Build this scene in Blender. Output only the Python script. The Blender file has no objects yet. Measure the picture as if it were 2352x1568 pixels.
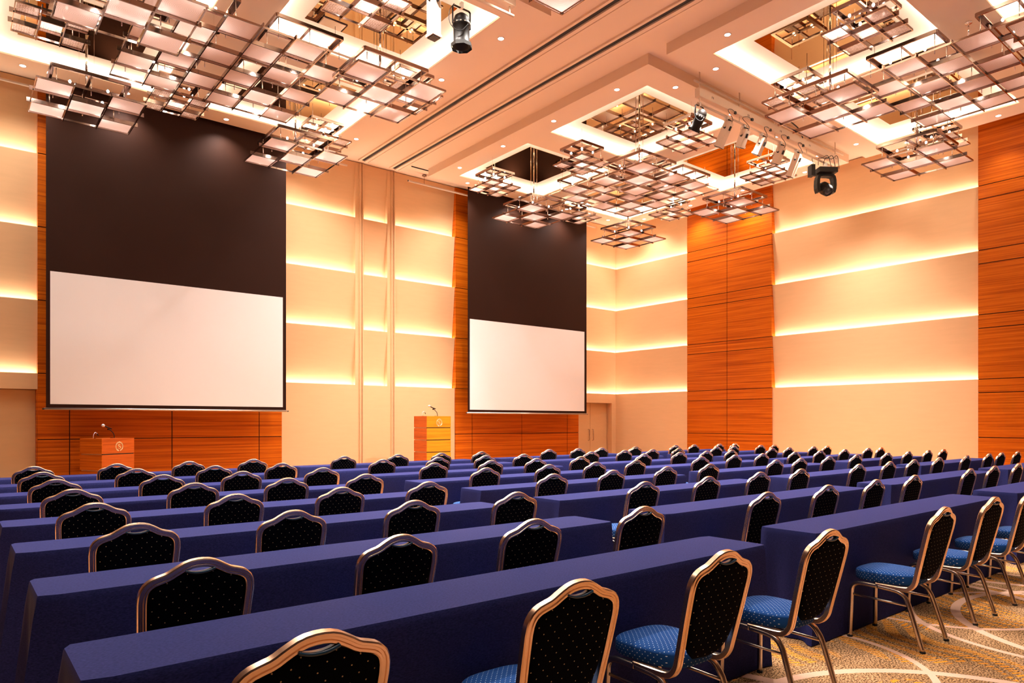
import bpy, math, random
from mathutils import Vector, Matrix
random.seed(7)
C = bpy.context.scene.collection
S = bpy.context.scene
PI = math.pi

# ------------------------------------------------------------------ camera
YAW = math.atan(1294/1600.)
cd = bpy.data.cameras.new('camera'); cam = bpy.data.objects.new('camera', cd); C.objects.link(cam)
cam.location = (0, 0, 1.5); cam.rotation_euler = (PI/2, 0, -YAW)
cd.sensor_width = 36; cd.lens = 1600/2352*36; cd.shift_y = (968.5-784)/2352
cd.clip_start = .05; cd.clip_end = 100
S.camera = cam
# ------------------------------------------------------------------ world, exposure
w = bpy.data.worlds.new('world'); S.world = w; w.use_nodes = True
w.node_tree.nodes['Background'].inputs[0].default_value = (.9, .6, .4, 1)
w.node_tree.nodes['Background'].inputs[1].default_value = .02
S.view_settings.view_transform = 'Standard'; S.view_settings.look = 'None'
S.view_settings.exposure = 0.10; S.view_settings.gamma = 1; S.view_settings.use_curve_mapping = False
STRIP_E = 22.0      # wall ledge strips
COVE_E = 26.0       # coffer cove strips
SPOT_W = 1080.0     # each inner downlight
SPOT_OUT = 120.0    # each downlight by a wall
PEND_W = 20.0       # each pendant bulb group
WARM = (1.0, .80, .56); WARM2 = (1.0, .93, .86)

# ------------------------------------------------------------------ materials
def nm(name):
    m = bpy.data.materials.new(name); m.use_nodes = True
    return m, m.node_tree, m.node_tree.nodes['Principled BSDF']
def plain(name, col, rough=.5, metal=0, spec=.5, bump=0, bscale=200, var=0, vscale=(3, 3, 3)):
    m, t, b = nm(name)
    b.inputs['Base Color'].default_value = (*col, 1); b.inputs['Roughness'].default_value = rough
    b.inputs['Metallic'].default_value = metal; b.inputs['Specular IOR Level'].default_value = spec
    tc = t.nodes.new('ShaderNodeTexCoord')
    if bump:
        n = t.nodes.new('ShaderNodeTexNoise'); n.inputs['Scale'].default_value = bscale
        t.links.new(tc.outputs['Object'], n.inputs['Vector'])
        bp = t.nodes.new('ShaderNodeBump'); bp.inputs['Strength'].default_value = bump; bp.inputs['Distance'].default_value = .01
        t.links.new(n.outputs['Fac'], bp.inputs['Height']); t.links.new(bp.outputs[0], b.inputs['Normal'])
    if var:
        mp = t.nodes.new('ShaderNodeMapping'); mp.inputs['Scale'].default_value = vscale
        n = t.nodes.new('ShaderNodeTexNoise'); n.inputs['Scale'].default_value = 1; n.inputs['Detail'].default_value = 4
        t.links.new(tc.outputs['Object'], mp.inputs[0]); t.links.new(mp.outputs[0], n.inputs['Vector'])
        r = t.nodes.new('ShaderNodeValToRGB')
        r.color_ramp.elements[0].position = .3; r.color_ramp.elements[1].position = .7
        r.color_ramp.elements[0].color = (*[c*(1-var) for c in col], 1); r.color_ramp.elements[1].color = (*[min(1, c*(1+var)) for c in col], 1)
        t.links.new(n.outputs['Fac'], r.inputs[0]); t.links.new(r.outputs[0], b.inputs['Base Color'])
    return m
def emis(name, col, s):
    m, t, b = nm(name)
    b.inputs['Base Color'].default_value = (0, 0, 0, 1)
    b.inputs['Emission Color'].default_value = (*col, 1); b.inputs['Emission Strength'].default_value = s
    return m
def wood(name, c1, c2, c3, sc=(.35, .35, 26), rough=.38):
    m, t, b = nm(name)
    tc = t.nodes.new('ShaderNodeTexCoord'); mp = t.nodes.new('ShaderNodeMapping'); mp.inputs['Scale'].default_value = sc
    n = t.nodes.new('ShaderNodeTexNoise'); n.inputs['Scale'].default_value = 1.0; n.inputs['Detail'].default_value = 6; n.inputs['Roughness'].default_value = .62
    n.inputs['Distortion'].default_value = .25
    r = t.nodes.new('ShaderNodeValToRGB'); e = r.color_ramp.elements
    e[0].position = .3; e[0].color = (*c1, 1); e[1].position = .7; e[1].color = (*c3, 1)
    x = e.new(.5); x.color = (*c2, 1)
    t.links.new(tc.outputs['Object'], mp.inputs[0]); t.links.new(mp.outputs[0], n.inputs['Vector'])
    t.links.new(n.outputs['Fac'], r.inputs[0]); t.links.new(r.outputs[0], b.inputs['Base Color'])
    b.inputs['Roughness'].default_value = rough; b.inputs['Specular IOR Level'].default_value = .15
    return m
M = {}
M['cream'] = plain('cream_wall_vinyl', (.80, .49, .26), .75, spec=.2, bump=.05, bscale=60, var=.02, vscale=(2, 2, 14))
M['door'] = plain('cream_door_laminate', (.76, .46, .23), .6, spec=.2, var=.02, vscale=(2, 2, 10))
M['ceil'] = plain('ceiling_paint', (.87, .67, .50), .85, spec=.1)
M['cove'] = plain('cove_white_paint', (.92, .86, .74), .85, spec=.1)
M['wood'] = wood('teak_veneer', (.30, .045, .002), (.56, .112, .003), (.70, .17, .008))
M['wood_dark'] = wood('dark_veneer', (.03, .010, .005), (.05, .016, .008), (.07, .024, .01), rough=.6)
M['seam'] = plain('seam_shadow_gap', (.04, .006, .002), .9)
M['strip'] = emis('led_strip_light', (1.0, .92, .80), STRIP_E)
M['covestrip'] = emis('cove_strip_light', (1.0, .93, .82), COVE_E)
M['lens'] = emis('downlight_lens', (1.0, .95, .86), 9)
M['bulb'] = emis('halogen_bulb', (1.0, .93, .85), 25)
M['mirror'] = plain('bronze_mirror', (.50, .39, .25), .02, metal=1)
M['slot'] = plain('black_track_slot', (.006, .005, .005), .6)
M['screen_black'] = plain('black_screen_fabric', (.028, .010, .006), .6, spec=.08)
M['screen_white'] = plain('matte_white_screen', (.86, .84, .85), .9, spec=.1)
M['alu'] = plain('brushed_aluminium', (.75, .74, .72), .35, metal=1)
M['gold'] = plain('champagne_anodised_frame', (.83, .60, .42), .27, metal=1)
M['leg'] = plain('champagne_tube_legs', (.66, .56, .48), .26, metal=1)
M['rubber'] = plain('black_rubber', (.01, .01, .01), .7)
M['plastic_blue'] = plain('dark_blue_plastic', (.01, .05, .10), .25)
M['white_paint'] = plain('cream_white_fixture_paint', (.74, .56, .42), .5)
M['black_paint'] = plain('black_fixture_paint', (.012, .008, .006), .5, spec=.25)
M['black_cable'] = plain('black_cable', (.008, .008, .008), .5)
M['chrome'] = plain('rosy_chrome', (.36, .26, .22), .14, metal=1)
M['chrome_bright'] = plain('bright_chrome_rod', (.9, .84, .78), .1, metal=1)
M['emblem'] = plain('gilt_emblem', (.88, .72, .40), .3, metal=.6)
M['amber'] = wood('amber_lectern_veneer', (.60, .22, .01), (.75, .30, .015), (.82, .36, .02), sc=(1, 1, 30), rough=.4)
M['red_wood'] = wood('reddish_lectern_veneer', (.42, .075, .01), (.60, .12, .015), (.66, .14, .018), sc=(1.5, 1.5, 30), rough=.4)
M['gapcream'] = plain('pale_inlay_strip', (.85, .62, .38), .4)
M['glass_lens'] = plain('fixture_lens', (.05, .05, .06), .08)
M['silver'] = plain('silver_mesh', (.8, .8, .85), .4, metal=.7)

def mat_cloth():
    m, t, b = nm('navy_tablecloth')
    tc = t.nodes.new('ShaderNodeTexCoord')
    n = t.nodes.new('ShaderNodeTexNoise'); n.inputs['Scale'].default_value = 90; n.inputs['Detail'].default_value = 3
    mp = t.nodes.new('ShaderNodeMapping'); mp.inputs['Scale'].default_value = (1, 3, 3)
    r = t.nodes.new('ShaderNodeValToRGB'); r.color_ramp.elements[0].position = .25; r.color_ramp.elements[1].position = .75
    r.color_ramp.elements[0].color = (.013, .015, .062, 1); r.color_ramp.elements[1].color = (.033, .036, .145, 1)
    t.links.new(tc.outputs['Object'], mp.inputs[0]); t.links.new(mp.outputs[0], n.inputs['Vector'])
    t.links.new(n.outputs['Fac'], r.inputs[0]); t.links.new(r.outputs[0], b.inputs['Base Color'])
    b.inputs['Roughness'].default_value = .75; b.inputs['Specular IOR Level'].default_value = .06; b.inputs['Specular Tint'].default_value = (.42, .42, 1, 1)
    b.inputs['Sheen Weight'].default_value = .0; b.inputs['Sheen Roughness'].default_value = .35; b.inputs['Sheen Tint'].default_value = (.40, .40, 1, 1)
    return m
M['cloth'] = mat_cloth()

def mat_dots(name, base, dot, pitch, rad, plane='XZ', rough=.85, soft=.3):
    """small woven dots on a staggered lattice in object space"""
    m, t, b = nm(name); N = t.nodes; L = t.links
    tc = N.new('ShaderNodeTexCoord'); sx = N.new('ShaderNodeSeparateXYZ'); L.new(tc.outputs['Object'], sx.inputs[0])
    def math_(op, a, bb=None, c=None):
        n = N.new('ShaderNodeMath'); n.operation = op
        for i, v in enumerate((a, bb, c)):
            if v is None: continue
            if isinstance(v, (int, float)): n.inputs[i].default_value = v
            else: L.new(v, n.inputs[i])
        return n.outputs[0]
    U = sx.outputs['X']; V = sx.outputs['Z' if plane == 'XZ' else 'Y']
    if plane == 'XY':
        nz = N.new('ShaderNodeSeparateXYZ'); L.new(tc.outputs['Normal'], nz.inputs[0])
        side = math_('LESS_THAN', nz.outputs['Z'], .55); top = math_('SUBTRACT', 1, side)
        U = math_('ADD', U, math_('MULTIPLY', sx.outputs['Y'], side))
        V = math_('ADD', math_('MULTIPLY', sx.outputs['Y'], top), math_('MULTIPLY', sx.outputs['Z'], side))
    def lattice(off):
        u = math_('SUBTRACT', math_('FRACT', math_('ADD', math_('DIVIDE', U, pitch), off+100)), .5)
        v = math_('SUBTRACT', math_('FRACT', math_('ADD', math_('DIVIDE', V, pitch*1.1), off+100)), .5)
        v = math_('MULTIPLY', v, 1.1)
        d = math_('SQRT', math_('ADD', math_('MULTIPLY', u, u), math_('MULTIPLY', v, v)))
        return math_('LESS_THAN', d, rad/pitch)
    k = math_('MAXIMUM', lattice(0), lattice(.5))
    mx = N.new('ShaderNodeMix'); mx.data_type = 'RGBA'
    L.new(k, mx.inputs[0]); mx.inputs[6].default_value = (*base, 1); mx.inputs[7].default_value = (*dot, 1)
    L.new(mx.outputs[2], b.inputs['Base Color'])
    b.inputs['Roughness'].default_value = rough; b.inputs['Specular IOR Level'].default_value = .15
    return m
M['seat'] = mat_dots('blue_dotted_seat_fabric', (.006, .052, .21), (.72, .76, .82), .026, .0020, 'XY')
M['back'] = mat_dots('shaded_dotted_back_fabric', (.002, .0025, .006), (.60, .48, .28), .050, .0023, 'XZ')  # same fabric as the seat, with its shade put into the near-black base
M['back'].node_tree.nodes['Principled BSDF'].inputs['Specular IOR Level'].default_value = .03

def mat_glass(name, ring=True):
    m, t, b = nm(name); N = t.nodes; L = t.links
    out = N['Material Output']
    tc = N.new('ShaderNodeTexCoord'); wv = N.new('ShaderNodeTexWave')
    if ring:
        wv.wave_type = 'RINGS'; wv.rings_direction = 'Z'; wv.inputs['Scale'].default_value = 14; wv.inputs['Distortion'].default_value = .3
    else:
        wv.wave_type = 'BANDS'; wv.inputs['Scale'].default_value = 9; wv.inputs['Distortion'].default_value = 9; wv.inputs['Detail'].default_value = 3; wv.inputs['Detail Scale'].default_value = 3
    L.new(tc.outputs['Object'], wv.inputs['Vector'])
    r = N.new('ShaderNodeValToRGB')
    r.color_ramp.elements[0].color = (.80, .66, .64, 1) if ring else (.62, .48, .40, 1); r.color_ramp.elements[1].color = (.95, .84, .82, 1)
    L.new(wv.outputs['Fac'], r.inputs[0])
    tr = N.new('ShaderNodeBsdfTranslucent'); L.new(r.outputs[0], tr.inputs[0])
    L.new(r.outputs[0], b.inputs['Base Color']); b.inputs['Roughness'].default_value = .12
    tp = N.new('ShaderNodeBsdfTransparent'); tp.inputs[0].default_value = (.9, .82, .8, 1)
    m1 = N.new('ShaderNodeMixShader'); m1.inputs[0].default_value = .62
    L.new(b.outputs[0], m1.inputs[1]); L.new(tr.outputs[0], m1.inputs[2])
    m2 = N.new('ShaderNodeMixShader'); m2.inputs[0].default_value = .14
    L.new(m1.outputs[0], m2.inputs[1]); L.new(tp.outputs[0], m2.inputs[2]); L.new(m2.outputs[0], out.inputs[0])
    return m
M['glass'] = mat_glass('rippled_pink_glass')
M['crackle'] = mat_glass('crackled_glass', False)

def mat_carpet():
    m, t, b = nm('patterned_carpet'); N = t.nodes; L = t.links
    tc = N.new('ShaderNodeTexCoord')
    def noise(scale, detail=2, vec=None, rough=.5):
        n = N.new('ShaderNodeTexNoise'); n.inputs['Scale'].default_value = scale; n.inputs['Detail'].default_value = detail; n.inputs['Roughness'].default_value = rough
        L.new(vec or tc.outputs['Object'], n.inputs['Vector']); return n.outputs['Fac']
    def ma(op, a, bb=None):
        n = N.new('ShaderNodeMath'); n.operation = op
        for i, v in enumerate((a, bb)):
            if v is None: continue
            if isinstance(v, (int, float)): n.inputs[i].default_value = v
            else: L.new(v, n.inputs[i])
        return n.outputs[0]
    def mix(f, a, bb):
        n = N.new('ShaderNodeMix'); n.data_type = 'RGBA'
        L.new(f, n.inputs[0])
        for i, v in ((6, a), (7, bb)):
            if isinstance(v, tuple): n.inputs[i].default_value = (*v, 1)
            else: L.new(v, n.inputs[i])
        return n.outputs[2]
    def ramp(f, p0, p1):
        n = N.new('ShaderNodeMapRange'); n.inputs[1].default_value = p0; n.inputs[2].default_value = p1
        L.new(f, n.inputs[0]); return n.outputs[0]
    sp = noise(95, 3)
    col = mix(ramp(sp, .43, .58), (.10, .045, .018), (.78, .44, .22))
    col = mix(ramp(noise(2.2, 1), .42, .6), col, mix(ramp(sp, .43, .58), (.08, .034, .014), (.60, .33, .15)))
    # orange dashes laid in drifting rows
    mp = N.new('ShaderNodeMapping'); mp.inputs['Rotation'].default_value = (0, 0, .5)
    dn = N.new('ShaderNodeTexNoise'); dn.inputs['Scale'].default_value = .8; L.new(tc.outputs['Object'], dn.inputs['Vector'])
    av = N.new('ShaderNodeVectorMath'); av.operation = 'ADD'
    sc = N.new('ShaderNodeVectorMath'); sc.operation = 'SCALE'; sc.inputs['Scale'].default_value = .9
    L.new(dn.outputs['Color'], sc.inputs[0]); L.new(tc.outputs['Object'], av.inputs[0]); L.new(sc.outputs[0], av.inputs[1])
    L.new(av.outputs[0], mp.inputs[0])
    w1 = N.new('ShaderNodeTexWave'); w1.inputs['Scale'].default_value = 2.7; w1.bands_direction = 'X'; L.new(mp.outputs[0], w1.inputs['Vector'])
    w2 = N.new('ShaderNodeTexWave'); w2.inputs['Scale'].default_value = 7.5; w2.bands_direction = 'Y'; w2.inputs['Distortion'].default_value = 2.5; L.new(mp.outputs[0], w2.inputs['Vector'])
    dash = ma('MULTIPLY', ma('MULTIPLY', ramp(w1.outputs['Fac'], .30, .42), ramp(w2.outputs['Fac'], .50, .62)), ramp(noise(1.7, 1), .46, .50))
    dash = ma('MULTIPLY', dash, ramp(noise(160, 1), .30, .45))
    col = mix(dash, col, (.95, .33, .015))
    # pale arcs: rings on three offset lattices
    arcs = None
    for (P, ox, oy, R, wd) in ((3.1, .35, .2, .40, .011), (2.5, .9, .55, .36, .009), (3.9, .1, .8, .47, .010), (3.4, .62, .1, .31, .0075)):
        v1 = N.new('ShaderNodeMapping'); v1.inputs['Scale'].default_value = (1/P, 1/P, 0); v1.inputs['Location'].default_value = (ox+10, oy+10, 0)
        L.new(tc.outputs['Object'], v1.inputs[0])
        fr = N.new('ShaderNodeVectorMath'); fr.operation = 'FRACTION'; L.new(v1.outputs[0], fr.inputs[0])
        sb = N.new('ShaderNodeVectorMath'); sb.operation = 'SUBTRACT'; sb.inputs[1].default_value = (.5, .5, 0); L.new(fr.outputs[0], sb.inputs[0])
        ln = N.new('ShaderNodeVectorMath'); ln.operation = 'LENGTH'; L.new(sb.outputs[0], ln.inputs[0])
        a = ma('LESS_THAN', ma('ABSOLUTE', ma('SUBTRACT', ln.outputs['Value'], R)), wd)
        arcs = a if arcs is None else ma('MAXIMUM', arcs, a)
    pale = mix(ramp(noise(300, 1), .3, .7), (.74, .41, .28), (.92, .58, .42))
    col = mix(arcs, col, pale)
    L.new(col, b.inputs['Base Color']); b.inputs['Roughness'].default_value = .95; b.inputs['Specular IOR Level'].default_value = .05
    bp = N.new('ShaderNodeBump'); bp.inputs['Strength'].default_value = .4; bp.inputs['Distance'].default_value = .004
    L.new(sp, bp.inputs['Height']); L.new(bp.outputs[0], b.inputs['Normal'])
    return m
M['carpet'] = mat_carpet()

# ------------------------------------------------------------------ mesh helpers
class MB:
    def __init__(s): s.v = []; s.f = []; s.sm = []
    def add(s, vs, fs, smooth=False):
        o = len(s.v); s.v += [tuple(v) for v in vs]; s.f += [tuple(i+o for i in f) for f in fs]; s.sm += [smooth]*len(fs); return s
    def box(s, x0, x1, y0, y1, z0, z1):
        vs = [(x, y, z) for z in (z0, z1) for y in (y0, y1) for x in (x0, x1)]
        return s.add(vs, [(0, 2, 3, 1), (4, 5, 7, 6), (0, 1, 5, 4), (2, 6, 7, 3), (0, 4, 6, 2), (1, 3, 7, 5)])
    def quad(s, a, b, c, d): return s.add([a, b, c, d], [(0, 1, 2, 3)])
    def sweep(s, path, sec, n0=None, smooth=True, caps=True, closed=False):
        P = [Vector(p) for p in path]; n = len(P); k = len(sec); vs = []
        T = []
        for i in range(n):
            a = P[(i-1) % n] if (closed or i > 0) else P[i]; b = P[(i+1) % n] if (closed or i < n-1) else P[i]
            T.append((b-a).normalized())
        N_ = Vector(n0) if n0 else (Vector((0, 0, 1)) if abs(T[0].z) < .9 else Vector((1, 0, 0)))
        for i in range(n):
            N_ = (N_ - T[i]*N_.dot(T[i])).normalized(); B = T[i].cross(N_)
            for (u, v) in sec: vs.append(P[i]+N_*u+B*v)
        fs = []
        for i in range(n if closed else n-1):
            j = (i+1) % n
            for q in range(k): fs.append((i*k+q, i*k+(q+1) % k, j*k+(q+1) % k, j*k+q))
        if caps and not closed: fs += [tuple(range(k))[::-1], tuple((n-1)*k+q for q in range(k))]
        return s.add(vs, fs, smooth)
    def tube(s, path, r, k=8, caps=True, closed=False):
        return s.sweep(path, [(r*math.cos(2*PI*i/k), r*math.sin(2*PI*i/k)) for i in range(k)], caps=caps, closed=closed)
    def lathe(s, prof, k=20, M_=None, smooth=True, caps=True):
        vs = []; n = len(prof)
        for (r, z) in prof:
            for i in range(k):
                v = Vector((r*math.cos(2*PI*i/k), r*math.sin(2*PI*i/k), z)); vs.append(M_ @ v if M_ else v)
        fs = [(i*k+q, i*k+(q+1) % k, (i+1)*k+(q+1) % k, (i+1)*k+q) for i in range(n-1) for q in range(k)]
        if caps: fs += [tuple(range(k))[::-1], tuple((n-1)*k+q for q in range(k))]
        return s.add(vs, fs, smooth)
    def build(s, name, mat, parent=None, loc=None):
        me = bpy.data.meshes.new(name); me.from_pydata(s.v, [], s.f)
        me.polygons.foreach_set('use_smooth', s.sm); me.materials.append(mat); me.update()
        import bmesh
        bm = bmesh.new(); bm.from_mesh(me); bmesh.ops.recalc_face_normals(bm, faces=bm.faces); bm.to_mesh(me); bm.free()
        o = bpy.data.objects.new(name, me); C.objects.link(o)
        if parent: o.parent = parent
        if loc: o.location = loc
        return o
def sharp(o, ang=40):
    me = o.data
    try: me.set_sharp_from_angle(angle=math.radians(ang))
    except Exception: pass
    return o
def tag(o, label, cat, group=None, kind=None):
    if label: o['label'] = label
    if cat: o['category'] = cat
    if group: o['group'] = group
    if kind: o['kind'] = kind
    return o
def thing(name, label, cat, loc=(0, 0, 0), rz=0, group=None):
    o = bpy.data.objects.new(name, None); C.objects.link(o); o.empty_display_size = .1
    o.location = loc; o.rotation_euler = (0, 0, rz); return tag(o, label, cat, group)
def struct(o): o['kind'] = 'structure'; return o
def dup(src, loc, rz=None, label=None, group=None):
    kids = {}
    for ob in C.objects:
        if ob.parent: kids.setdefault(ob.parent.name, []).append(ob)
    def rec(o, par):
        c = o.copy(); C.objects.link(c)
        if par: c.parent = par
        for ch in kids.get(o.name, []): rec(ch, c)
        return c
    r = rec(src, None); r.location = loc
    if rz is not None: r.rotation_euler = (0, 0, rz)
    if label: r['label'] = label
    if group: r['group'] = group
    return r
ORD = ['first', 'second', 'third', 'fourth', 'fifth', 'sixth', 'seventh', 'eighth']

# ------------------------------------------------------------------ room shell
X0, X1, Y0, Y1 = -2.0, 19.6, -2.0, 18.0
ZC, ZR = 8.8, 8.6
LIPS = [2.54, 4.11, 5.68, 7.25, ZC]
REC = .155
struct(MB().box(X0, X1+.4, Y0, Y1+.5, -.05, 0).build('floor', M['carpet']))
struct(MB().box(X0-.2, X1+.4, Y0-.2, Y1+.5, ZC+.02, ZC+.2).build('ceiling', M['ceil']))
struct(MB().box(X0-.2, X0, Y0-.2, Y1+.5, 0, ZC+.02).build('wall_left', M['wood_dark']))
struct(MB().box(X0, X1+.4, Y0-.2, Y0, 0, ZC+.02).build('wall_back', M['wood_dark']))

def panel_stack(parent, a, b, horiz, low_from=0.0, first=0):
    """cream panels leaning out at their tops, each with a ledge and a light strip in front of the next one
    horiz='x': front wall spanning X a..b ; 'y': right wall spanning Y a..b"""
    def P(u, dep, z): return (u, Y1+dep, z) if horiz == 'x' else (X1+dep, u, z)
    def prism(prof, mat, name):
        m = MB(); k = len(prof)
        m.add([P(a, d, z) for d, z in prof]+[P(b, d, z) for d, z in prof],
              [tuple(range(k)), tuple(range(k, 2*k))]+[(i, (i+1) % k, (i+1) % k+k, i+k) for i in range(k)])
        return m.build(name, mat, parent)
    zs = [low_from]+LIPS
    for i in range(len(zs)-1):
        z0, z1 = zs[i], zs[i+1]
        d0 = 0 if i == 0 else REC
        prism([(0, z1), (.0, z1-.02), (d0, z0), (.2, z0), (.2, z1-.03), (.03, z1-.03), (.03, z1)] if i < len(zs)-2 else
              [(0, z1), (d0, z0), (.2, z0), (.2, z1)], M['cream'], 'wall_panel')
        if i < len(zs)-2:
            prism([(.036, z1-.028), (.085, z1-.028), (.085, z1-.012), (.036, z1-.012)], M['strip'], 'light_strip')

# front wall
wf = struct(MB().box(X0, X1+.4, Y1+.3, Y1+.5, 0, ZC+.02).build('wall_front', M['cream']))
panel_stack(wf, -1.9, -.28, 'x')
panel_stack(wf, 6.78, 8.89, 'x'); panel_stack(wf, 9.14, 9.90, 'x'); panel_stack(wf, 10.15, 12.26, 'x')
panel_stack(wf, -.28, 1.48, 'x', low_from=2.2); panel_stack(wf, 17.6, 19.38, 'x', low_from=2.2); panel_stack(wf, 19.38, 19.86, 'x')
def wood_panel(parent, a, b, horiz, dep, vs, zs):
    def bx(m, u0, u1, d0, d1, z0, z1):
        if horiz == 'x': m.box(u0, u1, Y1+d0, Y1+d1, z0, z1)
        else: m.box(X1+d0, X1+d1, u0, u1, z0, z1)
    core = MB(); bx(core, a+.004, b-.004, dep+.012, .29, 0, ZC); core.build('backing_board', M['seam'], parent)
    us = [a]+vs+[b]; zz = [0]+zs+[ZC]; g = .010
    for i in range(len(us)-1):
        for j in range(len(zz)-1):
            m = MB(); bx(m, us[i]+(g if i else 0), us[i+1]-(g if i < len(us)-2 else 0), dep, .2, zz[j]+g, zz[j+1]-g); m.build('veneer_board', M['wood'], parent)
ZS = [1.12]
for z in LIPS[:4]: ZS += [z-.33, z]
wood_panel(wf, 1.48, 6.78, 'x', -.04, [2.06, 4.13, 6.19], [1.12, 2.54, 4.11, 5.68, 7.25])
wood_panel(wf, 12.27, 17.6, 'x', -.04, [12.9, 14.95, 17.04], [1.12, 2.54, 4.11, 5.68, 7.25])
# fluted pilasters where the movable partition docks
for i, a in enumerate((8.89, 9.90)):
    m = MB(); m.box(a, a+.25, Y1-.0, Y1+.29, 0, ZC)
    m.box(a+.12, a+.16, Y1-.035, Y1, 0, ZC); m.box(a+.175, a+.19, Y1-.03, Y1, 0, ZC); m.box(a+.205, a+.235, Y1-.045, Y1, 0, ZC)
    struct(m.build('trim_%d' % (i+1), M['cream']))
def door(n, a, b):
    d = struct(thing('door_%d' % n, None, None, ((a+b)/2, Y1+.25, 0)))
    mid = (a+b)/2; hw = (b-a)/2
    for s in (-1, 1):
        leaf = MB().box(min(s*.006, s*(hw-.02)), max(s*.006, s*(hw-.02)), 0, .045, .01, 2.19).build('door_leaf', M['door'], d)
        m = MB(); x = s*.11; y = -.06
        m.tube([(x, 0, .82), (x, y, .82), (x, y, 1.22), (x, 0, 1.22)], .012, 6); m.build('door_handle', M['chrome'], leaf)
door(1, 17.6, 19.38); door(2, -.28, 1.48)
# reveals of the two door recesses
m = MB(); m.box(19.376, 19.5, Y1+.22, Y1+.3, 0, 2.2); struct(m.build('trim_3', M['cream']))
m = MB(); m.box(-.30, -.28, Y1, Y1+.3, 0, 2.2); m.box(1.46, 1.48, Y1+.0, Y1+.3, 0, 2.2); struct(m.build('trim_4', M['wood']))

# right wall
wr = struct(MB().box(X1+.3, X1+.4, Y0-.2, Y1+.5, 0, ZC+.02).build('wall_right', M['cream']))
panel_stack(wr, 14.69, Y1+.26, 'y'); panel_stack(wr, 6.07, 11.56, 'y'); panel_stack(wr, Y0, 2.94, 'y')
wood_panel(wr, 11.56, 14.69, 'y', -.05, [13.13], ZS)
wood_panel(wr, 2.94, 6.07, 'y', -.05, [4.5], ZS)

# ------------------------------------------------------------------ ceiling rafts with mirrored coffers
RX = [(-.2, 8.2), (10.8, 19.2)]; RY = [(.45, 8.6), (9.05, 17.2)]
def coff(rx, ry):
    cx = [rx[0]+2.2, rx[1]-2.2]; cy = [ry[0]+2.12, ry[1]-2.12]
    return cx, cy
ceil = bpy.data.objects['ceiling']
HO = 1.53; ME = .99
COF = []
for ix, rx in enumerate(RX):
    for iy, ry in enumerate(RY):
        cx, cy = coff(rx, ry)
        m = MB(); xs = [rx[0], cx[0]-HO, cx[0]+HO, cx[1]-HO, cx[1]+HO, rx[1]]; ys = [ry[0], cy[0]-HO, cy[0]+HO, cy[1]-HO, cy[1]+HO, ry[1]]
        for i in range(5):
            for j in range(5):
                if i in (1, 3) and j in (1, 3): continue
                m.box(xs[i], xs[i+1], ys[j], ys[j+1], ZR, ZR+.035)
        for (a, b, c, d) in ((rx[0], rx[1], ry[0], ry[0]+.04), (rx[0], rx[1], ry[1]-.04, ry[1]), (rx[0], rx[0]+.04, ry[0]+.04, ry[1]-.04), (rx[1]-.04, rx[1], ry[0]+.04, ry[1]-.04)):
            m.box(a, b, c, d, ZR+.035, ZC+.02)
        m.build('ceiling_raft', M['ceil'], ceil)
        for X in cx:
            for Y in cy:
                COF.append((X, Y, ix, iy))
                E = HO+.22
                # white cove pocket
                q = MB()
                for (a, b, c, d) in ((X-E, X+E, Y-E-.02, Y-E), (X-E, X+E, Y+E, Y+E+.02), (X-E-.02, X-E, Y-E, Y+E), (X+E, X+E+.02, Y-E, Y+E)):
                    q.box(a, b, c, d, ZR+.035, ZC+.02)
                for (a, b, c, d) in ((X-E, X+E, Y-E, Y-ME), (X-E, X+E, Y+ME, Y+E), (X-E, X-ME, Y-ME, Y+ME), (X+ME, X+E, Y-ME, Y+ME)):
                    q.box(a, b, c, d, ZC+.008, ZC+.02)
                q.build('cove_pocket', M['cove'], ceil)
                l = MB(); e = HO+.12
                for (a, b, c, d) in ((X-e, X+e, Y-e, Y-e+.06), (X-e, X+e, Y+e-.06, Y+e), (X-e, X-e+.06, Y-e+.06, Y+e-.06), (X+e-.06, X+e, Y-e+.06, Y+e-.06)):
                    l.box(a, b, c, d, ZR+.036, ZR+.05)
                l.build('cove_light_strip', M['covestrip'], ceil)
                MB().box(X-ME, X+ME, Y-ME, Y+ME, ZC+.0, ZC+.012).build('mirror_panel', M['mirror'], ceil)
# partition track slots and mouldings along the middle of the ceiling
for i, x in enumerate((9.0, 9.97)):
    s = 1 if i else -1
    m = MB(); m.box(x-.04, x+.04, Y0, 17.75, ZC-.004, ZC+.02); struct(m.build('trim_%d' % (5+i), M['slot']))
    m = MB(); m.box(x-.12, x-.06, Y0, 17.8, ZC-.02, ZC+.02); m.box(x+.06, x+.15, Y0, 17.8, ZC-.02, ZC+.02)
    m.box(x+.18, x+.22, Y0, 17.8, ZC-.012, ZC+.02)
    struct(m.build('trim_%d' % (7+i), M['ceil']))
m = MB().box(10.3, 19.2, 17.30, 17.316, ZC-.006, ZC+.02); struct(m.build('trim_9', M['slot']))
m = MB().box(-.2, 8.4, 17.30, 17.316, ZC-.006, ZC+.02); struct(m.build('trim_10', M['slot']))

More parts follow.
